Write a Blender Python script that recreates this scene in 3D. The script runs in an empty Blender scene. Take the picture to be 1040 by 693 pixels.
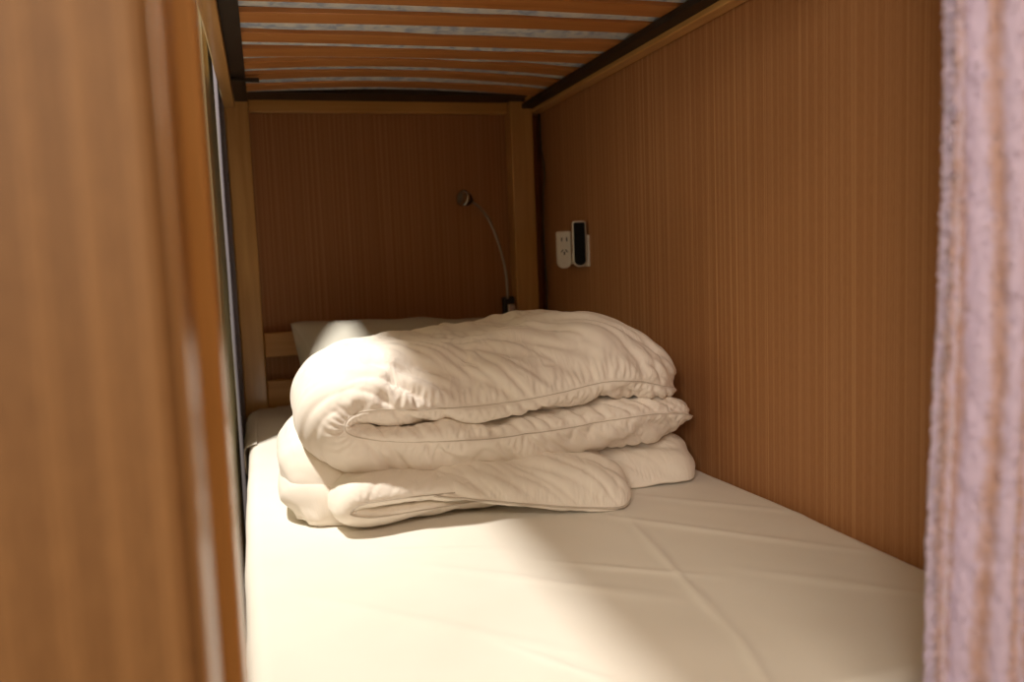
import bpy, bmesh, math, random
import numpy as np
from mathutils import Vector, Matrix, noise
random.seed(4); rng = np.random.default_rng(7)
sc = bpy.context.scene
C = sc.collection

# ------------------------------------------------------------ helpers
def link(name, me, mat=None, parent=None, smooth=True):
    o = bpy.data.objects.new(name, me); C.objects.link(o)
    if mat: me.materials.append(mat)
    if parent: o.parent = parent
    if smooth:
        me.polygons.foreach_set('use_smooth', [True]*len(me.polygons))
    return o
def tag(o, label, cat, group=None, kind=None):
    o['label'] = label; o['category'] = cat
    if group: o['group'] = group
    if kind: o['kind'] = kind
    return o
def empty(name, loc):
    o = bpy.data.objects.new(name, None); C.objects.link(o); o.location = loc
    o.empty_display_size = .05
    return o
def bm_box(bm, x0, x1, y0, y1, z0, z1, bev=0.0, seg=2):
    vs = [bm.verts.new(p) for p in ((x0,y0,z0),(x1,y0,z0),(x1,y1,z0),(x0,y1,z0),(x0,y0,z1),(x1,y0,z1),(x1,y1,z1),(x0,y1,z1))]
    fs = [bm.faces.new([vs[i] for i in f]) for f in ((3,2,1,0),(4,5,6,7),(0,1,5,4),(1,2,6,5),(2,3,7,6),(3,0,4,7))]
    if bev:
        es = list({e for f in fs for e in f.edges})
        bmesh.ops.bevel(bm, geom=es, offset=bev, segments=seg, affect='EDGES', profile=.5)
def finish(name, bm, mat, parent=None, smooth=False, off=None):
    me = bpy.data.meshes.new(name); bmesh.ops.recalc_face_normals(bm, faces=bm.faces[:])
    bm.to_mesh(me); bm.free()
    o = link(name, me, mat, parent, smooth)
    if off is not None:      # geometry was written in world coordinates, parent sits at off
        me.transform(Matrix.Translation(-Vector(off)))
    return o
def box(name, d, mat, parent=None, bev=.002, off=None):
    bm = bmesh.new(); bm_box(bm, *d, bev=bev)
    return finish(name, bm, mat, parent, False, off)
def struct(name, d, mat):
    cx = ((d[0]+d[1])/2, (d[2]+d[3])/2, d[4])
    o = box(name, d, mat, None, 0, cx); o.location = cx; o['kind'] = 'structure'
    return o
def tube_bm(bm, pts, r, n=10, closed=False, cap=True):
    pts = [Vector(p) for p in pts]; rings = []; N = len(pts)
    up = Vector((0.13, 0.31, 0.94)).normalized()
    for i, p in enumerate(pts):
        a = pts[(i-1) % N] if (i > 0 or closed) else p; b = pts[(i+1) % N] if (i < N-1 or closed) else p
        t = (b-a).normalized(); u = t.cross(up)
        if u.length < .1: u = t.cross(Vector((1, 0, 0)))
        u.normalize(); v = t.cross(u)
        rr = r[i] if isinstance(r, (list, tuple)) else r
        rings.append([bm.verts.new(p + u*math.cos(k*2*math.pi/n)*rr + v*math.sin(k*2*math.pi/n)*rr) for k in range(n)])
    for i in range(N-1+(1 if closed else 0)):
        A, B = rings[i], rings[(i+1) % N]
        for k in range(n): bm.faces.new((A[k], A[(k+1) % n], B[(k+1) % n], B[k]))
    if cap and not closed: bm.faces.new(rings[0][::-1]); bm.faces.new(rings[-1])
def spline(ctrl, n):
    """Catmull-Rom through rows of ctrl, sampled evenly by arc length of the first two columns."""
    c = np.array(ctrl, float); c = np.vstack([2*c[0]-c[1], c, 2*c[-1]-c[-2]])
    out = []
    for i in range(1, len(c)-2):
        p0, p1, p2, p3 = c[i-1:i+3]
        for t in np.linspace(0, 1, 40, endpoint=False):
            out.append(.5*((2*p1)+(-p0+p2)*t+(2*p0-5*p1+4*p2-p3)*t*t+(-p0+3*p1-3*p2+p3)*t**3))
    out.append(c[-2]); out = np.array(out)
    L = np.r_[0, np.cumsum(np.hypot(*np.diff(out[:, :2], axis=0).T))]
    u = np.linspace(0, L[-1], n)
    return np.stack([np.interp(u, L, out[:, k]) for k in range(out.shape[1])], 1), u

# ------------------------------------------------------------ materials
def mat(name):
    m = bpy.data.materials.new(name); m.use_nodes = True
    nt = m.node_tree; return m, nt, nt.nodes['Principled BSDF']
def N(nt, t, **kw):
    n = nt.nodes.new(t)
    for k, v in kw.items():
        if k in n.inputs: n.inputs[k].default_value = v
        else: setattr(n, k, v)
    return n
def simple(name, col, rough=.5, metal=0, spec=.5, coat=0):
    m, nt, b = mat(name); b.inputs['Base Color'].default_value = (*col, 1)
    b.inputs['Roughness'].default_value = rough; b.inputs['Metallic'].default_value = metal
    b.inputs['Specular IOR Level'].default_value = spec; b.inputs['Coat Weight'].default_value = coat
    b.inputs['Coat Roughness'].default_value = .12
    return m
def ramp(nt, stops):
    r = nt.nodes.new('ShaderNodeValToRGB'); el = r.color_ramp.elements
    while len(el) < len(stops): el.new(.5)
    for e, (p, c) in zip(el, stops): e.position = p; e.color = (*c, 1) if len(c) == 3 else c
    return r
def wallpaper(name, axis, base, light, dark, scale=1.0):
    """vinyl wallpaper with irregular fine vertical threads"""
    m, nt, b = mat(name); L = nt.links.new
    tc = N(nt, 'ShaderNodeTexCoord'); sx = N(nt, 'ShaderNodeSeparateXYZ'); L(tc.outputs['Object'], sx.inputs[0])
    ax = sx.outputs[axis]
    def n1(freq, zf, detail=1.0):
        cb = N(nt, 'ShaderNodeCombineXYZ')
        m1 = N(nt, 'ShaderNodeMath', operation='MULTIPLY'); m1.inputs[1].default_value = freq*scale; L(ax, m1.inputs[0]); L(m1.outputs[0], cb.inputs[0])
        m2 = N(nt, 'ShaderNodeMath', operation='MULTIPLY'); m2.inputs[1].default_value = zf*scale; L(sx.outputs['Z'], m2.inputs[0]); L(m2.outputs[0], cb.inputs[2])
        t = N(nt, 'ShaderNodeTexNoise', Scale=1.0, Detail=detail); L(cb.outputs[0], t.inputs['Vector']); return t.outputs['Fac']
    a = n1(150, .4); r1 = ramp(nt, [(.52, (0, 0, 0)), (.62, (1, 1, 1))]); L(a, r1.inputs[0])
    g = n1(700, 60, 2); r2 = ramp(nt, [(.35, (0, 0, 0)), (.65, (1, 1, 1))]); L(g, r2.inputs[0])
    # paired light threads at a loose repeat
    wn = n1(22, .25); ph = N(nt, 'ShaderNodeMath', operation='MULTIPLY_ADD'); L(ax, ph.inputs[0]); ph.inputs[1].default_value = 46*scale
    w2 = N(nt, 'ShaderNodeMath', operation='MULTIPLY'); L(wn, w2.inputs[0]); w2.inputs[1].default_value = 1.6; L(w2.outputs[0], ph.inputs[2])
    fr = N(nt, 'ShaderNodeMath', operation='FRACT'); L(ph.outputs[0], fr.inputs[0])
    rd = ramp(nt, [(.10, (0, 0, 0)), (.17, (1, 1, 1)), (.27, (0, 0, 0)), (.36, (.9, .9, .9)), (.45, (0, 0, 0))]); L(fr.outputs[0], rd.inputs[0])
    c = n1(9, .5); r3 = ramp(nt, [(.40, (.60, .60, .60)), (.60, (1, 1, 1))]); L(c, r3.inputs[0])
    mxx = N(nt, 'ShaderNodeMath', operation='MULTIPLY_ADD'); L(r1.outputs[0], mxx.inputs[0]); mxx.inputs[1].default_value = .35; rdh = N(nt, 'ShaderNodeMath', operation='MULTIPLY'); L(rd.outputs[0], rdh.inputs[0]); rdh.inputs[1].default_value = .75; L(rdh.outputs[0], mxx.inputs[2])
    mm = N(nt, 'ShaderNodeMath', operation='MULTIPLY', use_clamp=True); L(mxx.outputs[0], mm.inputs[0]); L(r3.outputs[0], mm.inputs[1])
    m3 = N(nt, 'ShaderNodeMath', operation='MULTIPLY'); L(mm.outputs[0], m3.inputs[0]); m3.inputs[1].default_value = .75
    mx = N(nt, 'ShaderNodeMix', data_type='RGBA'); L(r2.outputs[0], mx.inputs['Factor'])
    mx.inputs['A'].default_value = (*dark, 1); mx.inputs['B'].default_value = (*base, 1)
    mx2 = N(nt, 'ShaderNodeMix', data_type='RGBA'); L(m3.outputs[0], mx2.inputs['Factor']); L(mx.outputs['Result'], mx2.inputs['A'])
    mx2.inputs['B'].default_value = (*light, 1)
    L(mx2.outputs['Result'], b.inputs['Base Color'])
    ad = N(nt, 'ShaderNodeMath', operation='ADD'); L(mm.outputs[0], ad.inputs[0]); L(g, ad.inputs[1])
    bp = N(nt, 'ShaderNodeBump', Strength=.35, Distance=.0006); L(ad.outputs[0], bp.inputs['Height']); L(bp.outputs[0], b.inputs['Normal'])
    b.inputs['Roughness'].default_value = .55; b.inputs['Specular IOR Level'].default_value = .3
    return m
def wood(name, c1, c2, axis='Z', rough=.3, coat=.3, knots=True):
    m, nt, b = mat(name); L = nt.links.new
    tc = N(nt, 'ShaderNodeTexCoord'); mp = N(nt, 'ShaderNodeMapping'); L(tc.outputs['Object'], mp.inputs[0])
    s = {'X': (3, 60, 60), 'Y': (60, 3, 60), 'Z': (60, 60, 3)}[axis]; mp.inputs['Scale'].default_value = s
    n = N(nt, 'ShaderNodeTexNoise', Scale=1.0, Detail=4.0, Distortion=.4); L(mp.outputs[0], n.inputs['Vector'])
    r = ramp(nt, [(.3, c1), (.7, c2)]); L(n.outputs['Fac'], r.inputs[0])
    n2 = N(nt, 'ShaderNodeTexNoise', Scale=5.0, Detail=1.0); L(tc.outputs['Object'], n2.inputs['Vector'])
    mx = N(nt, 'ShaderNodeMix', data_type='RGBA', blend_type='MULTIPLY'); mx.inputs['Factor'].default_value = .35
    L(r.outputs[0], mx.inputs['A']); r2 = ramp(nt, [(.3, (.65, .6, .5)), (.7, (1, 1, 1))]); L(n2.outputs['Fac'], r2.inputs[0]); L(r2.outputs[0], mx.inputs['B'])
    L(mx.outputs['Result'], b.inputs['Base Color'])
    b.inputs['Roughness'].default_value = rough; b.inputs['Coat Weight'].default_value = coat; b.inputs['Coat Roughness'].default_value = .08
    return m
def cloth(name, col, col2=None, weave=900, bump=.15, rough=.85, sheen=.2, nsc=6, crumple=0):
    m, nt, b = mat(name); L = nt.links.new
    tc = N(nt, 'ShaderNodeTexCoord')
    n2 = N(nt, 'ShaderNodeTexNoise', Scale=float(nsc), Detail=3.0); L(tc.outputs['Object'], n2.inputs['Vector'])
    r = ramp(nt, [(.3, col2 or tuple(c*.95 for c in col)), (.7, col)]); L(n2.outputs['Fac'], r.inputs[0]); L(r.outputs[0], b.inputs['Base Color'])
    n = N(nt, 'ShaderNodeTexNoise', Scale=float(weave), Detail=2.0); L(tc.outputs['Object'], n.inputs['Vector'])
    bp = N(nt, 'ShaderNodeBump', Strength=bump, Distance=.0005); L(n.outputs['Fac'], bp.inputs['Height']); L(bp.outputs[0], b.inputs['Normal'])
    if crumple:
        mp = N(nt, 'ShaderNodeMapping'); mp.inputs['Rotation'].default_value = (0, math.radians(38), math.radians(20)); mp.inputs['Scale'].default_value = (1, .7, .32)
        L(tc.outputs['Object'], mp.inputs[0])
        k = N(nt, 'ShaderNodeTexNoise', Scale=30.0, Detail=2.0, Distortion=.7); L(mp.outputs[0], k.inputs['Vector'])
        s1 = N(nt, 'ShaderNodeMath', operation='SUBTRACT'); L(k.outputs['Fac'], s1.inputs[0]); s1.inputs[1].default_value = .5
        s2 = N(nt, 'ShaderNodeMath', operation='ABSOLUTE'); L(s1.outputs[0], s2.inputs[0])
        rr = ramp(nt, [(0.0, (1, 1, 1)), (.20, (0, 0, 0))]); L(s2.outputs[0], rr.inputs[0])
        k2 = N(nt, 'ShaderNodeTexNoise', Scale=7.0, Detail=1.0); L(tc.outputs['Object'], k2.inputs['Vector'])
        r3 = ramp(nt, [(.42, (0, 0, 0)), (.62, (1, 1, 1))]); L(k2.outputs['Fac'], r3.inputs[0])
        mu = N(nt, 'ShaderNodeMath', operation='MULTIPLY'); L(rr.outputs[0], mu.inputs[0]); L(r3.outputs[0], mu.inputs[1])
        b2 = N(nt, 'ShaderNodeBump', Strength=1.0, Distance=crumple); L(mu.outputs[0], b2.inputs['Height']); L(b2.outputs[0], bp.inputs['Normal'])
    b.inputs['Roughness'].default_value = rough; b.inputs['Sheen Weight'].default_value = sheen; b.inputs['Specular IOR Level'].default_value = .2
    return m

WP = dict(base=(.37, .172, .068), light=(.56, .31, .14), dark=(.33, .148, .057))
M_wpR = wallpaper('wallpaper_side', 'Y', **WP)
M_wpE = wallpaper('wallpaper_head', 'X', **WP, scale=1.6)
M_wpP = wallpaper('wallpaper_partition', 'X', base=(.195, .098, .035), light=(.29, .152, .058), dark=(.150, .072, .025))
M_pine = wood('pine_upright', (.52, .28, .085), (.66, .385, .14), 'Z', .28, .35)
M_pineY = wood('pine_lengthways', (.52, .28, .085), (.66, .385, .14), 'Y', .28, .35)
M_pineX = wood('pine_crossways', (.50, .25, .06), (.62, .34, .10), 'X', .5, .05)
M_trim = wood('reddish_trim', (.24, .115, .04), (.32, .16, .055), 'Z', .34, .4)
M_slat = wood('slat_ply', (.50, .20, .055), (.62, .28, .085), 'X', .4, .1)
M_steel = simple('brown_steel', (.020, .013, .009), .5, .2)
M_dark = simple('black_plastic', (.012, .012, .012), .3)
M_gloss = simple('glossy_black', (.003, .003, .003), .6, spec=.15)
M_chrome = simple('brushed_steel', (.55, .52, .48), .25, 1)
M_pole = simple('grey_pole', (.36, .32, .36), .4, .2)
M_white = simple('white_plastic', (.72, .68, .60), .4)
M_paint = simple('aisle_paint', (.20, .17, .09), .8)
M_ceil = simple('ceiling_paint', (.62, .55, .42), .9)
M_duvet = cloth('duvet_cotton', (.84, .775, .70), (.81, .745, .665), crumple=.0014)
M_duvet2 = cloth('lower_duvet_cotton', (.84, .78, .70), (.81, .75, .66), crumple=.0008)
M_pillow = cloth('pillow_cotton', (.66, .64, .56), (.62, .60, .52))
M_sheet = cloth('sheet_cotton', (.80, .765, .69), (.77, .73, .65), weave=700, bump=.25)
M_piping = cloth('piping_cotton', (.56, .49, .41))

# ------------------------------------------------------------ room
FZ, CZ = -.95, 1.40
m_floor = wood('laminate_floor', (.20, .10, .045), (.30, .16, .07), 'Y', .35, .2)
struct('floor', (-1.1, .9, -1.7, 2.7, FZ-.05, FZ), m_floor)
struct('ceiling', (-1.1, .9, -1.7, 2.7, CZ, CZ+.05), M_ceil)
struct('wall_right', (.855, .905, -1.65, 2.6, FZ, CZ), M_wpR)
struct('wall_head', (-.085, .905, 2.6, 2.65, FZ, CZ), M_wpE)
struct('wall_back', (-1.05, -.085, 2.6, 2.65, FZ, CZ), M_paint)
struct('wall_left', (-1.1, -1.05, -1.65, 2.65, FZ, CZ), M_paint)
struct('wall_front', (-1.1, .905, -1.70, -1.65, FZ, CZ), M_paint)

# ------------------------------------------------------------ bunk bed
bed_o = (.38, 1.6, FZ)
bed = tag(empty('bunk_bed', bed_o), 'pine bunk bed frame with slatted upper bunk standing against the striped wall', 'bunk bed')
def bp(name, d, m, bev=.003, parent=None): return box(name, d, m, parent or bed, bev, bed_o)
bp('post', (-.075, -.012, 2.53, 2.592, FZ, 1.15), M_pine, .004)
bp('post', (.749, .821, 2.53, 2.592, FZ, 1.15), M_pine, .004)
bp('post', (-.098, -.0320, .62, .68, FZ, 1.15), M_pine, .004)
bp('post', (.79, .852, .62, .68, FZ, 1.15), M_pine, .004)
bp('side_rail', (-.077, -.047, .681, 2.529, .435, .545), M_pineY)
bp('side_rail', (.821, .853, .681, 2.591, .430, .545), M_pineY)
bp('side_rail', (-.058, -.034, .695, 2.528, -.72, -.646), M_pineY)
bp('side_rail', (.810, .835, .695, 2.528, -.72, -.646), M_pineY)
bp('end_rail', (-.011, .748, 2.556, 2.584, .430, .545), M_pineX)
bp('headboard_rail', (-.011, .748, 2.555, 2.58, -.270, -.198), M_pineX)
bp('headboard_rail', (-.011, .748, 2.555, 2.58, -.42, -.338), M_pineX)
bp('bed_base', (-.055, .837, .69, 2.528, -.645, -.612), M_pineY)
def mframe():
    bm = bmesh.new()
    bm_box(bm, -.0465, -.012, .69, 2.528, .452, .455, .001); bm_box(bm, -.0465, -.0435, .69, 2.528, .455, .50, .001)
    bm_box(bm, .785, .8205, .69, 2.528, .441, .4555, .002); bm_box(bm, .8175, .8205, .69, 2.528, .4556, .50, .001)
    bm_box(bm, -.0115, .7795, 2.445, 2.528, .462, .465, .001); bm_box(bm, -.012, .797, 2.5285, 2.5545, .462, .50, .001)
    return bm
finish('metal_frame', mframe(), M_steel, bed, False, bed_o)
box('frame_clip', (-.046, .020, 2.205, 2.225, .4440, .4515), M_steel, bed, .001, bed_o)
def slat(y0, y1, arch, sag=0, skew=0):
    bm = bmesh.new(); n = 36; rows = []
    for i in range(n+1):
        t = i/n; x = -.038 + t*(.815+.038); z = .4565 + arch*4*t*(1-t) + sag*math.sin(math.pi*t)
        dy = skew*(t-.5)
        rows.append([bm.verts.new((x, y0+dy, z)), bm.verts.new((x, y0+dy+.003, z-.0008)), bm.verts.new((x, y1+dy-.003, z-.0008)), bm.verts.new((x, y1+dy, z)), bm.verts.new((x, y1+dy, z+.009)), bm.verts.new((x, y0+dy, z+.009))])
    for a, b in zip(rows, rows[1:]):
        for k in range(6): bm.faces.new((a[k], a[(k+1) % 6], b[(k+1) % 6], b[k]))
    bm.faces.new(rows[0][::-1]); bm.faces.new(rows[-1])
    return bm
SL = [(.83, .90, .004, 0), (.97, 1.04, .004, 0), (1.11, 1.18, .004, 0), (1.25, 1.32, .004, 0), (1.385, 1.46, .005, 0), (1.52, 1.592, .004, -.01),
      (1.650, 1.722, .004, -.028), (1.800, 1.875, .002, -.010), (1.930, 2.005, .006, -.02), (2.075, 2.145, .016, 0), (2.215, 2.283, .020, .01), (2.350, 2.420, .020, .01)]
for y0, y1, a, sk in SL: finish('slat', slat(y0, y1, a, 0, sk), M_slat, bed, False, bed_o)

# ------------------------------------------------------------ upper mattress
mm, nt, b = mat('blue_marbled_ticking'); L = nt.links.new
tc = N(nt, 'ShaderNodeTexCoord')
n1 = N(nt, 'ShaderNodeTexNoise', Scale=34.0, Detail=6.0, Distortion=.6); L(tc.outputs['Object'], n1.inputs['Vector'])
r = ramp(nt, [(.36, (.34, .42, .56)), (.50, (.54, .60, .65)), (.64, (.66, .69, .68))]); L(n1.outputs['Fac'], r.inputs[0]); L(r.outputs[0], b.inputs['Base Color'])
b.inputs['Roughness'].default_value = .8
def upper_mattress():
    bm = bmesh.new(); nx, ny = 60, 220; x0, x1, y0, y1 = -.040, .814, .70, 2.44
    g = []
    for j in range(ny+1):
        y = y0+(y1-y0)*j/ny; row = []
        for i in range(nx+1):
            x = x0+(x1-x0)*i/nx; t = (x+.038)/.854
            # fabric presses into the gaps between the slats
            z = .4672; d = min([abs(y-(a+b_)/2) for a, b_, *_ in SL]+[9]); z -= .009*min(1, max(0, (d-.036)/.022))*(.75+.5*noise.noise(Vector((x*5, y*3, 0))))
            z += .0012*noise.noise(Vector((x*9, y*9, 3)))+.016*4*t*(1-t)*min(1, max(0, (y-1.9)/.2))*.9
            row.append(bm.verts.new((x, y, z)))
        g.append(row)
    for j in range(ny):
        for i in range(nx): bm.faces.new((g[j][i], g[j+1][i], g[j+1][i+1], g[j][i+1]))
    rim = [g[0][i] for i in range(nx+1)]+[g[j][nx] for j in range(1, ny+1)]+[g[ny][i] for i in range(nx-1, -1, -1)]+[g[j][0] for j in range(ny-1, 0, -1)]
    prev = rim
    for dz, ins in ((.02, -.002), (.12, -.002), (.135, .01), (.14, .03)):
        cur = [bm.verts.new((v.co.x+(ins if v.co.x < .38 else -ins), v.co.y+(ins if v.co.y < 1.6 else -ins), .472+dz)) for v in rim]
        for k in range(len(rim)): bm.faces.new((prev[k], prev[(k+1) % len(rim)], cur[(k+1) % len(rim)], cur[k]))
        prev = cur
    bm.faces.new(prev)
    return bm
um = finish('mattress', upper_mattress(), mm, None, True, (.387, 1.6, .488)); um.location = (.387, 1.6, .488)
tag(um, 'blue and white marbled mattress lying on the slats of the upper bunk', 'mattress')

# ------------------------------------------------------------ lower mattress in fitted sheet
ZT = -.450
def left_edge(y): return float(np.interp(y, [.68, .93, 1.35, 1.8, 2.3, 2.52], [-.030, -.047, -.060, -.065, -.066, -.060]))
creases = [((.52, 1.33), (.80, 1.02), .0030, .010), ((.56, 1.28), (.50, .84), .0032, .007), ((.50, .84), (.46, .70), .0028, .007),
           ((.20, 1.20), (.47, .98), .0030, .013), ((.12, 1.30), (.34, 1.22), .0024, .012), ((.02, 1.15), (.30, .88), .0026, .012),
           ((.62, 1.42), (.84, 1.20), .0026, .012), ((.38, 1.15), (.56, 1.02), .0026, .008), ((.24, .92), (.33, .78), .0020, .006), ((.62, 1.02), (.82, .80), .0018, .012)]
def sheet_z(x, y):
    z = ZT + .004*noise.noise(Vector((x*3.2, y*2.5, 1))) + .0012*noise.noise(Vector((x*12+y*5, y*8, 2)))
    z += float(np.interp(y, [.7, 1.0, 1.6, 2.2], [.006, .004, -.006, -.004]))*min(1, max(0, (x-.5)/.3))
    k = min(1, max(0, (y-2.1)/.3)); z += .035*k*k*(3-2*k)*min(1, max(0, (.5-x)/.4))
    for (ax, ay), (bx_, by), h, w in creases:
        dx, dy = bx_-ax, by-ay; L2 = dx*dx+dy*dy; t = ((x-ax)*dx+(y-ay)*dy)/L2
        if -.15 < t < 1.15:
            d = abs((x-ax)*dy-(y-ay)*dx)/math.sqrt(L2) + .004*noise.noise(Vector((t*4, ax*10, 5)))
            z += h*math.exp(-(d/w)**2)*math.sin(math.pi*min(1, max(0, (t+.15)/1.3)))
    return z
def lower_mattress():
    bm = bmesh.new(); nx, ny = 260, 520; y0, y1 = .684, 2.545; g = []; R = .028
    for j in range(ny+1):
        y = y0+(y1-y0)*j/ny; xl = left_edge(min(y, 2.52)); xr = .852
        if y > 2.525: xl, xr = -.008, .745
        row = []
        for i in range(nx+1):
            # distribute: side profile at both edges, then the top
            u = i/nx; s = u*(1.0+2*.16); sag = 0
            W = xr-xl
            if s < .16 or s > 1.16:
                q = (s if s < .16 else 1.32-s)/.16     # 0 bottom .. 1 top edge
                if q < .6: px, pz = 0.0, -.155 + (.155-R)*q/.6
                else:
                    a = (q-.6)/.4*math.pi/2; px, pz = R*(1-math.cos(a)), -R+R*math.sin(a)
                px += (.003*noise.noise(Vector((0, y*9, q*2))) + .003) * (1-q)**.7 * (1 if s < .16 else 0)
                x = xl+px if s < .16 else xr-px
                z = pz + sheet_z(x, y)
            else:
                x = xl+R+(W-2*R)*(s-.16); z = sheet_z(x, y)
            e = min(1, (y-y0)/.03, ); z -= .02*(1-e)**2
            row.append(bm.verts.new((x, y, z)))
        g.append(row)
    for j in range(ny):
        for i in range(nx): bm.faces.new((g[j][i], g[j][i+1], g[j+1][i+1], g[j+1][i]))
    for row, fl in ((g[0], 1), (g[-1], 0)):
        bot = [bm.verts.new((v.co.x, v.co.y, -.611)) for v in row]
        for k in range(nx):
            bm.faces.new((row[k], bot[k], bot[k+1], row[k+1]) if fl else (row[k+1], bot[k+1], bot[k], row[k]))
    return bm
lo = (.39, 1.6, -.611)
lm = finish('mattress', lower_mattress(), M_sheet, None, True, lo); lm.location = lo
tag(lm, 'lower bunk mattress in a creased white fitted sheet under the folded duvets', 'mattress')

bm = bmesh.new(); g = []
for k in range(25):
    t = k/24; y = 2.17+.30*t; row = []
    for q in range(15):
        u = q/14; hang = .050+.035*math.sin(math.pi*(1-t)**1.6)+.02*math.exp(-((t-.25)/.12)**2)
        x = left_edge(y)+.022-.030*math.sin(min(1, u*1.6)*math.pi/2)-.003*math.sin(t*19)*u
        z = sheet_z(left_edge(y)+.03, y)+.004-hang*u*u-.004*u
        row.append(bm.verts.new((max(x, -.0765), y, z)))
    g.append(row)
for k in range(24):
    for q in range(14): bm.faces.new((g[k][q], g[k][q+1], g[k+1][q+1], g[k+1][q]))
fl = finish('sheet_corner', bm, M_sheet, lm, True, lo); so = fl.modifiers.new('thickness', 'SOLIDIFY'); so.thickness = .0012

# ------------------------------------------------------------ soft goods: ring-swept sheets with buckled cloth
def sweep(ctrl, n, m, skew=.0, pw=.75, y_in=0.0):
    c, u = spline(ctrl, n)
    x, z, h, y0, y1 = c.T; h = np.maximum(h, .004)
    tx, tz = np.gradient(x), np.gradient(z); l = np.hypot(tx, tz); tx /= l; tz /= l
    nx_, nz_ = tz, -tx          # normal (for travel right-to-left the top side comes out up)
    ph = np.linspace(0, 2*np.pi, m, endpoint=False)
    cc, ss = np.cos(ph), np.sin(ph)
    Y = -np.sign(cc)*np.abs(cc)**pw; H = np.sign(ss)*np.abs(ss)**.9
    yc, a = (y0+y1)/2, (y1-y0)/2
    P = np.zeros((n, m, 3))
    off = h[:, None]*(H[None, :] - skew*np.clip(cc, 0, 1)[None, :]**3)
    P[:, :, 0] = x[:, None]+nx_[:, None]*off
    P[:, :, 2] = z[:, None]+nz_[:, None]*off
    P[:, :, 1] = yc[:, None]+a[:, None]*Y[None, :]
    return P
def normals(P, per=True):
    a = np.gradient(P, axis=0)
    b_ = (np.roll(P, -1, 1)-np.roll(P, 1, 1))/2 if per else np.gradient(P, axis=1)
    n = np.cross(a, b_); n /= np.linalg.norm(n, axis=2, keepdims=True)+1e-12
    return n
def buckle(P0, gs, gt, iters=220, anchor=.03, bend=.35, amp=.0015, clamp=.012, floor=None, seed=1, shear=1.0, sh=0.0):
    """grow the fabric (gs along the length, gt around) and let it wrinkle; small Jacobi cloth solver on a ring grid"""
    n, m, _ = P0.shape; rs = np.random.default_rng(seed)
    nr = normals(P0)
    w = rs.standard_normal((n, m))
    for _ in range(3): w = (w+np.roll(w, 1, 0)+np.roll(w, -1, 0)+np.roll(w, 1, 1)+np.roll(w, -1, 1))/5
    P = P0+nr*(w*amp*2.2)[:, :, None]
    gs = np.broadcast_to(gs, (n, m)); gt = np.broadcast_to(gt, (n, m))
    def rest(di, dj, g): 
        Q = np.roll(P0, -dj, 1)[di:]; return np.linalg.norm(Q-P0[:n-di], axis=2)*(1+g[:n-di])
    gm = (gs+gt)/2
    cons = [(1, 0, rest(1, 0, gs), .5), (0, 1, rest(0, 1, gt), .5), (1, 1, rest(1, 1, gm+sh), .3*shear), (1, -1, rest(1, -1, gm-sh), .3*shear),
            (2, 0, rest(2, 0, gs), bend*.25), (0, 2, rest(0, 2, gt), bend*.25), (4, 0, rest(4, 0, gs*.9), bend*.12), (0, 4, rest(0, 4, gt*.9), bend*.12)]
    for it in range(iters):
        D = np.zeros_like(P); Wt = np.full((n, m, 1), 1e-9)
        for di, dj, r0, k in cons:
            Q = np.roll(P, -dj, 1)[di:]; A = P[:n-di]; d = Q-A; l = np.linalg.norm(d, axis=2)+1e-12
            cor = (d*(((l-r0)/l)*k)[:, :, None])
            D[:n-di] += cor; D[di:] -= np.roll(cor, dj, 1); Wt[:n-di] += k; Wt[di:] += k
        P = P+D/Wt*1.15
        P += (P0-P)*anchor
        dn = P-P0; l = np.linalg.norm(dn, axis=2, keepdims=True); P = P0+dn*np.minimum(1, clamp/(l+1e-12))
        if floor is not None: P[:, :, 2] = np.maximum(P[:, :, 2], floor)
    return P
def grid_bm(bm, P, caps=True):
    n, m, _ = P.shape
    V = [[bm.verts.new(P[i, j]) for j in range(m)] for i in range(n)]
    for i in range(n-1):
        for j in range(m): bm.faces.new((V[i][j], V[i][(j+1) % m], V[i+1][(j+1) % m], V[i+1][j]))
    if caps:
        for row in (V[0], V[-1]):
            c = bm.verts.new(sum((v.co for v in row), Vector())/m)
            for j in range(m): bm.faces.new((row[j], row[(j+1) % m], c))
    return V
def fnoise(n, m, fi, fj, seed):
    return np.array([[noise.noise(Vector((i*fi, j*fj, seed))) for j in range(m)] for i in range(n)])
def hem_growth(n, m, hem, far, width=.12):
    """growth along the length: strongest just beside the hem at ring index 0, none on the hem itself"""
    j = np.arange(m); d = np.minimum(j, m-j)/m
    g = far+(hem-far)*np.exp(-(d/width)**2); g = np.where(d < 1.2/m, 0.0, g)
    return np.tile(g, (n, 1))

# upper duvet: a thick quilt folded once, fold on the left
UC = [(.786, -.268, .020, 1.57, 1.70), (.770, -.260, .032, 1.51, 1.78), (.728, -.240, .050, 1.455, 1.87), (.655, -.214, .066, 1.43, 1.92), (.58, -.202, .077, 1.42, 1.94),
      (.48, -.214, .077, 1.415, 1.94), (.36, -.226, .073, 1.415, 1.94), (.25, -.225, .070, 1.415, 1.94), (.165, -.224, .060, 1.415, 1.94), (.115, -.238, .055, 1.42, 1.93),
      (.092, -.268, .053, 1.42, 1.92), (.102, -.302, .055, 1.42, 1.92), (.15, -.326, .061, 1.42, 1.92), (.25, -.343, .068, 1.42, 1.93), (.38, -.348, .069, 1.42, 1.93),
      (.52, -.340, .065, 1.42, 1.93), (.65, -.331, .059, 1.43, 1.92), (.735, -.334, .052, 1.45, 1.90), (.775, -.341, .040, 1.48, 1.86), (.793, -.346, .026, 1.53, 1.80)]
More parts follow.
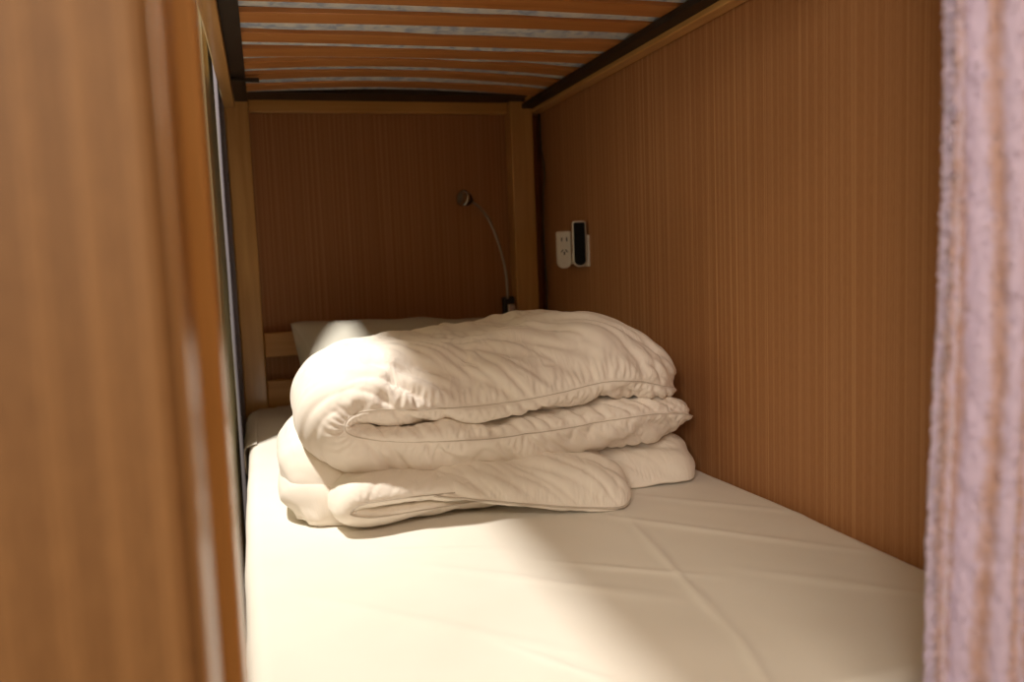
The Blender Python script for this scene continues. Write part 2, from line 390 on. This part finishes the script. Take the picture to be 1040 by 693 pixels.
def creases2(P, A1, A2, seed, ang=1.0):
    """irregular slanting folds of a loosely filled quilt, in cloth coordinates (metres)"""
    n, m, _ = P.shape
    S = np.r_[0, np.cumsum(np.linalg.norm(np.diff(P.mean(1), axis=0), axis=1))]
    per = np.linalg.norm(np.roll(P, -1, 1)-P, axis=2).mean(0); q = np.r_[0, np.cumsum(per)[:-1]]; T = per.sum()
    F = np.zeros((n, m))
    for i in range(n):
        for j in range(m):
            qq = q[j] if q[j] < T/2 else q[j]-T        # signed distance from the front hem
            wp = noise.noise(Vector((S[i]*5, qq*5, seed+9)))*.035
            ac = (S[i]-ang*qq*1.4+wp)*.8; al = ang*S[i]*.8+qq
            a = noise.noise(Vector((ac*13, al*4, seed))); b_ = noise.noise(Vector(((S[i]-.8*ang*qq+wp)*26, qq*9, seed+4)))
            c_ = noise.noise(Vector((S[i]*6, qq*6, seed+7)))
            r1 = (1-min(1, abs(a)*2.6))**1.6; r2 = (1-min(1, abs(b_)*2.4))**1.5
            k = min(1, max(.15, .55+1.6*c_)); end = min(1, abs(qq)/.035)*min(1, S[i]/.07)*min(1, (S[-1]-S[i])/.07)
            back = 1 if abs(qq) < T*.40 else max(0, (T*.5-abs(qq))/(T*.1))
            F[i, j] = (A1*(r1-.35)*k + A2*(r2-.3)*(1.1-.6*k))*(.15+.85*end)*back
    return F
def duvet_mesh(ctrl, n, m, skew, pw, rumple, seed, hem_g, far_g, big=.05, sh=.03, floor=None, amp2=.012, hw=.07, A1=.012, A2=.004, ang=1.0, fold=None):
    """rumple the folded quilt in two passes: broad folds on a coarse ring grid, then puckers beside the hem"""
    n0, m0 = n//3, m//3
    B = sweep(ctrl, n0, m0, skew, pw); B = B+normals(B)*(rumple*fnoise(n0, m0, .09, .22, seed))[:, :, None]
    Bk = buckle(B, big*(1+.6*fnoise(n0, m0, .08, .1, seed+1)), big, 160, .02, .5, .003, .022, floor, seed, sh=sh)
    D = Bk-B
    # bicubic-like upsampling of the broad displacement
    def up(A, f, per):
        k = np.array([1, 4, 6, 4, 1])/16
        A = np.repeat(A, f, axis=0)
        for _ in range(3):
            A = sum(k[q]*(np.roll(A, q-2, 0) if per else A[np.clip(np.arange(len(A))+q-2, 0, len(A)-1)]) for q in range(5))
        return A
    D = up(up(D, 3, False).transpose(1, 0, 2), 3, True).transpose(1, 0, 2)
    n, m = n0*3, m0*3
    P0 = sweep(ctrl, n, m, skew, pw); P0 = P0+normals(P0)*(rumple*fnoise(n, m, .03, .0733, seed))[:, :, None]+D
    if floor is not None: P0[:, :, 2] = np.maximum(P0[:, :, 2], floor)
    cf = creases2(P0, A1, A2, seed+.37, ang)
    if fold is not None:      # the tight outer bend stays smooth
        t = np.linspace(0, 1, n)[:, None]; cf = cf*(1-.75*np.exp(-((t-fold)/.07)**2))
    P0 = P0+normals(P0)*cf[:, :, None]
    if floor is not None: P0[:, :, 2] = np.maximum(P0[:, :, 2], floor)
    gs = hem_growth(n, m, hem_g, far_g, hw)*np.clip(1+1.8*fnoise(n, m, .05, .03, seed+5), 0.1, 2)
    tt = np.arange(n)[:, None]; gs = gs*np.clip(np.minimum(tt, n-1-tt)/(n*.06), 0, 1)
    return buckle(P0, gs, far_g, 170, .022, .5, .0012, amp2, floor, seed+2, sh=sh*.6)
P = duvet_mesh(UC, 390, 132, .42, .62, .010, 3, .18, .015, big=.045, sh=.035, hw=.055, fold=.50, A1=.0125, A2=.0095)
bm = bmesh.new(); grid_bm(bm, P)
oU = (.42, 1.68, -.385)
dv = finish('duvet', bm, M_duvet, None, True, oU); dv.location = oU
sb = dv.modifiers.new('smooth', 'SUBSURF'); sb.levels = 1; sb.render_levels = 1
tag(dv, 'thick cream duvet folded in half, on top of the flatter duvet on the lower bed', 'duvet', None)
hem = P[:, 0]+np.array([0, -.0005, 0])
bm = bmesh.new(); tube_bm(bm, hem[4:-4:2], .0009, 6); finish('hem', bm, M_piping, dv, True, oU)

# lower duvet: layers spread under the upper one
bmL = bmesh.new(); bmPp = bmesh.new()
L1 = [(.803, -.412, .014, 1.53, 1.78), (.790, -.411, .028, 1.485, 1.86), (.745, -.411, .038, 1.450, 1.90), (.62, -.412, .038, 1.455, 1.92), (.42, -.415, .035, 1.48, 1.93),
      (.25, -.405, .044, 1.47, 1.93), (.16, -.385, .066, 1.47, 1.93), (.115, -.374, .078, 1.465, 1.92), (.082, -.374, .078, 1.47, 1.90), (.052, -.386, .066, 1.475, 1.88), (.034, -.400, .045, 1.485, 1.86), (.022, -.410, .018, 1.51, 1.82)]
Q = duvet_mesh(L1, 300, 108, .75, .62, .008, 21, .06, .01, big=.03, sh=.02, floor=-.4515, A1=.010, A2=.002, amp2=.009); grid_bm(bmL, Q)
L4 = [(.22, -.408, .012, 1.47, 1.75), (.17, -.412, .024, 1.455, 1.76), (.12, -.404, .046, 1.445, 1.76), (.080, -.402, .048, 1.45, 1.76), (.050, -.406, .046, 1.455, 1.74), (.028, -.416, .036, 1.465, 1.72), (.015, -.428, .018, 1.49, 1.69)]
Q = duvet_mesh(L4, 150, 72, .8, .6, .007, 51, .04, .008, big=.02, sh=-.01, floor=-.4515, A1=.007, A2=.003, amp2=.008); grid_bm(bmL, Q)
L2 = [(.46, -.402, .010, 1.44, 1.66), (.38, -.399, .018, 1.415, 1.68), (.28, -.394, .022, 1.40, 1.68), (.19, -.388, .026, 1.385, 1.68), (.130, -.389, .027, 1.38, 1.68), (.106, -.404, .025, 1.38, 1.68),
      (.110, -.419, .024, 1.38, 1.68), (.15, -.429, .021, 1.385, 1.68), (.24, -.431, .020, 1.40, 1.68), (.36, -.432, .019, 1.42, 1.68), (.46, -.436, .012, 1.44, 1.66)]
Q = duvet_mesh(L2, 240, 60, .3, .5, .006, 31, .10, .015, big=.03, sh=-.02, floor=-.4515, A1=.006, A2=.003, ang=-1, amp2=.008); grid_bm(bmL, Q)
tube_bm(bmPp, Q[4:-4:2, 0]+np.array([0, -.0005, 0]), .0012, 6)
L3 = [(.612, -.420, .012, 1.42, 1.62), (.600, -.418, .024, 1.365, 1.66), (.570, -.411, .035, 1.338, 1.68), (.51, -.403, .038, 1.338, 1.70), (.43, -.398, .034, 1.36, 1.70), (.34, -.390, .030, 1.385, 1.70), (.26, -.384, .022, 1.40, 1.70), (.19, -.378, .014, 1.42, 1.70), (.13, -.374, .006, 1.44, 1.66)]
Q = duvet_mesh(L3, 240, 96, .85, .6, .006, 41, .08, .012, big=.05, sh=.03, floor=-.4515, A1=.014, A2=.004, amp2=.010, hw=.09); grid_bm(bmL, Q)
tube_bm(bmPp, Q[2:-20:2, 0]+np.array([0, -.0008, 0]), .0018, 8)
oL = (.40, 1.65, -.452)
dl = finish('duvet', bmL, M_duvet2, None, True, oL); dl.location = oL
sb = dl.modifiers.new('smooth', 'SUBSURF'); sb.levels = 1; sb.render_levels = 1
tag(dl, 'smoother off-white duvet with piped edge, lying flat on the sheet beneath the thick folded one', 'duvet', None)
finish('piping', bmPp, M_piping, dl, True, oL)

# pillow leaning on the headboard
def pillow():
    n, m = 170, 120; P = np.zeros((n, m, 3)); W, D, T = .345, .225, .080
    for i in range(n):
        u = -1+2*(i+.5)/n; eu = 1-abs(u)**2.6
        for j in range(m):
            a = 2*math.pi*j/m; c_, s_ = math.cos(a), math.sin(a)
            v = math.copysign(abs(c_)**.55, c_)
            pin = 1-.13*(1-u*u)       # sides pull in, corners stay out
            hx = 1-.12*(1-v*v)
            P[i, j] = (u*W*hx, v*D*pin*(1-.06*abs(u)**8), T*(eu**.5)*math.copysign(abs(s_)**1.0, s_)*(1-.25*u*u))
    P = P+normals(P)*(.006*fnoise(n, m, .04, .08, 2))[:, :, None]
    return buckle(P, hem_growth(n, m, .06, .03), .03, 140, .03, .5, .0012, .009, seed=11)
Pp = pillow()
ca, sa = math.cos(math.radians(36)), math.sin(math.radians(36))
R = np.array([[1, 0, 0], [0, ca, -sa], [0, sa, ca]]); rz = math.radians(3)
Rz = np.array([[math.cos(rz), -math.sin(rz), 0], [math.sin(rz), math.cos(rz), 0], [0, 0, 1]])
rl = math.radians(3.0); Rl = np.array([[math.cos(rl), 0, math.sin(rl)], [0, 1, 0], [-math.sin(rl), 0, math.cos(rl)]])
Pp = Pp@R.T@Rl.T@Rz.T+np.array([.408, 2.30, -.312]); Pp[:, :, 2] = np.maximum(Pp[:, :, 2], -.438)
bm = bmesh.new(); grid_bm(bm, Pp)
oP = (.385, 2.3, -.41); pl = finish('pillow', bm, M_pillow, None, True, oP); pl.location = oP
tag(pl, 'plain off-white pillow leaning on the headboard behind the folded duvets', 'pillow')

# ------------------------------------------------------------ reading lamp
oR = (.735, 2.54, -.20)
lamp = tag(empty('reading_lamp', oR), 'small gooseneck reading lamp clipped to the headboard beside the right post', 'lamp')
box('clip_base', (.704, .742, 2.530, 2.554, -.240, -.128), M_dark, lamp, .006, oR)
box('clip_jaw', (.712, .738, 2.508, 2.526, -.225, -.150), M_chrome, lamp, .004, oR)
neck, _ = spline([(.718, -.135, 2.53), (.716, -.06, 2.53), (.700, .02, 2.528), (.672, .095, 2.52), (.640, .140, 2.505), (.605, .165, 2.49)], 40)
bm = bmesh.new(); tube_bm(bm, [(a, c, b) for a, b, c in neck], .0040, 10); finish('gooseneck', bm, simple('neck_steel', (.42, .39, .35), .4, .6), lamp, True, oR)
def lathe(prof, origin, axis, n=24):
    bm = bmesh.new(); q = Vector((0, 0, 1)).rotation_difference(Vector(axis)).to_matrix(); rings = []
    for r_, h_ in prof: rings.append([bm.verts.new(Vector(origin)+q@Vector((r_*math.cos(2*math.pi*k/n), r_*math.sin(2*math.pi*k/n), h_))) for k in range(n)])
    for a, b_ in zip(rings, rings[1:]):
        for k in range(n): bm.faces.new((a[k], a[(k+1) % n], b_[(k+1) % n], b_[k]))
    bm.faces.new(rings[0][::-1]); bm.faces.new(rings[-1]); return bm
ax = Vector((-.62, -.45, .12)).normalized()
finish('lamp_head', lathe([(.004, -.004), (.008, 0), (.012, .006), (.021, .022), (.023, .040), (.0215, .042)], (.607, 2.489, .165), ax), M_dark, lamp, True, oR)
finish('lamp_rim', lathe([(.0232, .034), (.0245, .038), (.0245, .043), (.021, .044), (.015, .0425)], (.607, 2.489, .165), ax), M_chrome, lamp, True, oR)
bm = bmesh.new(); c_, _ = spline([(.742, -.19, 2.545), (.752, -.225, 2.522), (.758, -.27, 2.520), (.765, -.36, 2.520)], 24)
tube_bm(bm, [(a, c, b) for a, b, c in c_], .0020, 8); finish('cord', bm, M_dark, lamp, True, oR)

# loose cable in the gap behind the right post
bm = bmesh.new(); c_, _ = spline([(.838, .425, 2.52), (.840, .33, 2.518), (.846, .25, 2.512), (.841, .17, 2.516), (.839, .02, 2.52), (.842, -.10, 2.516), (.838, -.25, 2.52), (.838, -.42, 2.52)], 60)
tube_bm(bm, [(a, c, b) for a, b, c in c_], .0024, 8)
oc = (.84, 2.52, -.42); cb = finish('cable', bm, M_dark, None, True, oc); cb.location = oc
tag(cb, 'thin black cable hanging down the gap between right post and wall', 'cable')

# ------------------------------------------------------------ socket, adapter, black-faced charger on the right wall
oS = (.855, 2.235, 0)
def holes(c, y0, y1, z0, z1): return box('socket_hole', (.8485, .8492, y0, y1, z0, z1), M_dark, c, 0, oS)
st = tag(empty('wall_socket', oS), 'square white socket plate on the right wall behind the black-faced charger', 'socket')
box('plate', (.848, .8548, 2.172, 2.262, -.040, .046), M_white, st, .002, oS)
def pill(bm, cx, cy, cz, w, h, t, ang, r_top, r_bot, seg=10):
    """rounded upright slab facing -Y, turned by ang about Z"""
    pts = []
    def arc(x, z, r_, a0, a1):
        for k in range(seg+1):
            a = a0+(a1-a0)*k/seg; pts.append((x+r_*math.cos(a), z+r_*math.sin(a)))
    hw, hh = w/2, h/2
    arc(hw-r_top, hh-r_top, r_top, 0, math.pi/2); arc(-hw+r_top, hh-r_top, r_top, math.pi/2, math.pi)
    arc(-hw+r_bot, -hh+r_bot, r_bot, math.pi, 1.5*math.pi); arc(hw-r_bot, -hh+r_bot, r_bot, 1.5*math.pi, 2*math.pi)
    rm = Matrix.Rotation(ang, 3, 'Z'); c0 = Vector((cx, cy, cz)); b_ = min(.003, t/4)
    rings = []
    for yy, ins in ((-t/2, b_), (-t/2+b_, 0), (t/2-b_, 0), (t/2, b_)):
        rings.append([bm.verts.new(c0+rm@Vector((x*(1-ins/hw), yy, z*(1-ins/hh)))) for x, z in pts])
    for a, c in zip(rings, rings[1:]):
        for k in range(len(pts)): bm.faces.new((a[k], a[(k+1) % len(pts)], c[(k+1) % len(pts)], c[k]))
    bm.faces.new(rings[0][::-1]); bm.faces.new(rings[-1])
an = math.radians(-14)
ad = tag(empty('plug_adapter', (.80, 2.24, 0)), 'white rounded plug adapter with empty socket holes, left of the black-faced charger', 'adapter'); oA = (.80, 2.24, 0)
bm = bmesh.new(); pill(bm, .817, 2.278, .008, .041, .104, .030, an, .006, .019); bm_box(bm, .826, .8478, 2.264, 2.285, -.032, -.004, .003)
finish('body', bm, M_white, ad, False, oA)
rm = Matrix.Rotation(an, 3, 'Z')
for hx, hz, w_, h_, rot in ((-.0065, .029, .0035, .011, 0), (.0075, .029, .0035, .011, 0), (0, -.010, .004, .009, 0), (-.006, -.003, .003, .009, .6), (.006, -.003, .003, .009, -.6)):
    bm = bmesh.new(); cc_ = [Vector((sx_*w_/2, 0, sz_*h_/2)) for sx_, sz_ in ((-1, -1), (1, -1), (1, 1), (-1, 1))]
    r2 = Matrix.Rotation(rot, 3, 'Y')
    f_ = [bm.verts.new(Vector((.817, 2.278, .008))+rm@(r2@p+Vector((hx, -.0152, hz)))) for p in cc_]
    k_ = [bm.verts.new(v.co+rm@Vector((0, .0012, 0))) for v in f_]
    bm.faces.new(f_); bm.faces.new(k_[::-1])
    for q in range(4): bm.faces.new((f_[q], k_[q], k_[(q+1) % 4], f_[(q+1) % 4]))
    finish('socket_hole', bm, M_dark, ad, False, oA)
ch = tag(empty('charger', (.815, 2.215, 0)), 'tall white charger with a glossy black face plugged in at the wall socket', 'charger'); oC = (.815, 2.215, 0)
bm = bmesh.new(); pill(bm, .8285, 2.185, .022, .037, .124, .020, an, .008, .0180); bm_box(bm, .832, .8478, 2.190, 2.212, .006, .034, .003)
finish('body', bm, M_white, ch, False, oC)
bm = bmesh.new(); pill(bm, .8285-.0025, 2.185-.0101, .022, .031, .116, .0030, an, .004, .0150); finish('black_face', bm, M_gloss, ch, False, oC)

# ------------------------------------------------------------ curtain gathered along the aisle side, by the head post
M_side = cloth('lilac_cloth', (.13, .112, .138), (.11, .095, .115), sheen=.3)
M_olive = cloth('olive_cloth', (.20, .17, .085), (.16, .14, .07), sheen=.1)
def side_curtain(name, y0, y1, xc, folds, lim, m, label, seed):
    bm = bmesh.new(); g = []; ny, nz = 110, 60
    for k in range(nz+1):
        z = -.93+1.88*k/nz; row = []
        for i in range(ny+1):
            t = i/ny; y = y0+(y1-y0)*t
            x = xc+.009*math.sin(t*2*math.pi*folds+.5*noise.noise(Vector((t*3, z*2, seed))))+.002*noise.noise(Vector((t*9, z*3, seed+1)))
            row.append(bm.verts.new((min(x, lim), y, z)))
        g.append(row)
    for k in range(nz):
        for i in range(ny): bm.faces.new((g[k][i], g[k][i+1], g[k+1][i+1], g[k+1][i]))
    oc_ = (xc, (y0+y1)/2, -.93)
    c = finish(name, bm, m, None, True, oc_); c.location = oc_
    so = c.modifiers.new('thickness', 'SOLIDIFY'); so.thickness = .003
    return tag(c, label, 'curtain'), oc_
side_curtain('curtain', 2.13, 2.425, -.104, 4.0, -.092, M_olive, 'dark olive curtain bunched in the narrow gap left of the lilac strip', 0)
c_l, oc_ = side_curtain('curtain', 2.435, 2.590, -.087, 2.0, -.0795, M_side, 'narrow dull lilac curtain strip hanging against the far left bed post', 5)
box('curtain_clip', (-.0785, -.0735, 2.46, 2.50, .225, .25), M_dark, c_l, .001, oc_)

# ------------------------------------------------------------ near partition panel
oN = (-.3, .42, FZ)
pn = tag(empty('partition_panel', oN), 'striped brown partition panel with reddish wooden edge close by on the left', 'partition')
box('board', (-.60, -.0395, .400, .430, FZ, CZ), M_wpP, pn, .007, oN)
bm = bmesh.new(); bm_box(bm, -.039, -.0355, .404, .455, FZ, CZ, .001, 2); finish('edge_trim', bm, M_trim, pn, True, oN)

# ------------------------------------------------------------ curtain gathered on the right
mc, nt, b = mat('lilac_terry'); L = nt.links.new
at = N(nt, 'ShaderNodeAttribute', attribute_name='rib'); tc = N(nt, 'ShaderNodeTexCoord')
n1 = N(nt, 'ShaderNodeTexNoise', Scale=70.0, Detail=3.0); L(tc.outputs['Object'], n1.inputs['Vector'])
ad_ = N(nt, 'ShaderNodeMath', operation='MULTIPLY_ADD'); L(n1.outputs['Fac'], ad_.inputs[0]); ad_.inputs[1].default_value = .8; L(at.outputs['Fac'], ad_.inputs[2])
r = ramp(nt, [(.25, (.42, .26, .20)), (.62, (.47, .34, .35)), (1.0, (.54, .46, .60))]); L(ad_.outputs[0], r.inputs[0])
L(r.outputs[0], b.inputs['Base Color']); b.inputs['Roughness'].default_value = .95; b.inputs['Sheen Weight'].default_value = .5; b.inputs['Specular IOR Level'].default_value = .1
def curtain():
    ns, nz = 420, 420; z0, z1 = -.93, .95; S = np.linspace(0, 1, ns); V = []; rib = []
    def base(s, z):
        x = .529+.315*s+.004*noise.noise(Vector((z*2.2, 0, 7)))*(1-s) + .003*math.sin(z*9+1)*(1-s)
        x += -.010*np.interp(z, [-.4, .2], [1, 0])*(1-s)
        y = .575-.020*math.cos(s*2*math.pi*4.2+.4*noise.noise(Vector((s*3, z*1.5, 0))))*min(1, s*8+.25)-.0
        return x, y
    bm = bmesh.new(); g = []
    for k in range(nz):
        z = z0+(z1-z0)*k/(nz-1); row = []
        for i in range(ns):
            s = S[i]; x, y = base(s, z); dx = base(s+.002, z)
            t = Vector((dx[0]-x, dx[1]-y, 0)).normalized(); nn = Vector((t.y, -t.x, 0))
            w = s*19+.30*noise.noise(Vector((s*8, z*3, 2)))
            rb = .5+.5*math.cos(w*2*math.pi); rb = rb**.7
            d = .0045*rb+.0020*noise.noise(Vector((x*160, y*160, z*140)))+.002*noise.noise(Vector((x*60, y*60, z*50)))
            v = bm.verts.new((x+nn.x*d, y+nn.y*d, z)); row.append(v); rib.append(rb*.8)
        g.append(row)
    for k in range(nz-1):
        for i in range(ns-1): bm.faces.new((g[k][i], g[k][i+1], g[k+1][i+1], g[k+1][i]))
    return bm, rib, g
bmc, rib, g = curtain()
loops = []
for k in range(0, len(g)):
    for _ in range(60):
        i = random.randrange(len(g[0])) if random.random() < .75 else random.randrange(12)
        loops.append((g[k][i].co.copy(), rib[k*len(g[0])+i]))
oK = (.68, .575, -.93)
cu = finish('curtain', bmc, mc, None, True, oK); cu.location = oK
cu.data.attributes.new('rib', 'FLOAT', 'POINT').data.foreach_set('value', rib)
sm = cu.modifiers.new('thickness', 'SOLIDIFY'); sm.thickness = .004; sm.offset = -1
tag(cu, 'fluffy ribbed lilac curtain pushed aside at the right near the viewer', 'curtain')
bm = bmesh.new(); fr = []
for p, rb in loops:
    a = random.uniform(0, 2*math.pi); l = random.uniform(.0015, .0050)*(1.5 if p.x < .535 else 1)
    d = Vector((-.55 if p.x < .55 else 0, -.8, random.uniform(-.5, .5)))+Vector((math.cos(a), math.sin(a)*.5, math.sin(a)))*.5; d.normalize()
    s_ = d.cross(Vector((random.random(), .2, random.random()))).normalized()*.0007
    q = [p-s_, p+s_, p+d*l*.6+s_*1.3+s_.cross(d)*1.5, p+d*l*.6-s_*1.3, p+d*l+s_*2-Vector((0, 0, l*.4)), p+d*l-Vector((0, 0, l*.5))]
    v = [bm.verts.new(c) for c in q]; bm.faces.new((v[0], v[1], v[2], v[3])); bm.faces.new((v[3], v[2], v[4], v[5])); fr += [rb]*6
pf = finish('pile', bm, mc, cu, True, oK); pf['kind'] = 'stuff'
pf.data.attributes.new('rib', 'FLOAT', 'POINT').data.foreach_set('value', fr)

# ------------------------------------------------------------ ceiling lamps (above the frame) and an added fill light
def area(name, loc, rot, size, energy, col, shape='DISK', size_y=None):
    l = bpy.data.lights.new(name, 'AREA'); l.shape = shape; l.size = size; l.energy = energy; l.color = col
    if size_y: l.size_y = size_y
    o = bpy.data.objects.new(name, l); C.objects.link(o); o.location = loc; o.rotation_euler = rot; return o
area('aisle_ceiling_light', (-.540, 1.75, CZ-.02), (0, 0, 0), .11, 52, (1, .94, .85))
area('room_ceiling_light', (-.05, -.95, CZ-.02), (0, 0, 0), .8, 24, (1, .86, .70))
area('rear_fill_light', (-1.0, -1.15, .60), (math.radians(84), 0, math.radians(-52)), .7, 44, (1, .87, .73), 'SQUARE')  # added fill to brighten the right wall, behind the camera; no doorway stands here
w = bpy.data.worlds.new('world'); sc.world = w; w.use_nodes = True
w.node_tree.nodes['Background'].inputs[0].default_value = (.5, .35, .2, 1); w.node_tree.nodes['Background'].inputs[1].default_value = .02

# ------------------------------------------------------------ camera
F = 864.0; yaw, pit, rol = [math.radians(a) for a in (16.03, 5.79, 2.22)]
f = Vector((math.sin(yaw)*math.cos(pit), math.cos(yaw)*math.cos(pit), -math.sin(pit)))
r_ = Vector((math.cos(yaw), -math.sin(yaw), 0)); d_ = f.cross(r_)
R2 = r_*math.cos(rol)+d_*math.sin(rol); D2 = -r_*math.sin(rol)+d_*math.cos(rol)
cam = bpy.data.cameras.new('camera'); co = bpy.data.objects.new('camera', cam); C.objects.link(co)
co.matrix_world = Matrix(((R2.x, -D2.x, -f.x, 0), (R2.y, -D2.y, -f.y, 0), (R2.z, -D2.z, -f.z, 0), (0, 0, 0, 1)))
cam.sensor_width = 36; cam.lens = F/1040*36; cam.clip_start = .02
cam.dof.use_dof = True; cam.dof.focus_distance = 1.6; cam.dof.aperture_fstop = 2.8
sc.camera = co
sc.view_settings.view_transform = 'Standard'; sc.view_settings.look = 'None'
sc.view_settings.gamma = 1; sc.view_settings.use_curve_mapping = False; sc.view_settings.exposure = .17
sc.cycles.diffuse_bounces = 6; sc.cycles.max_bounces = 10
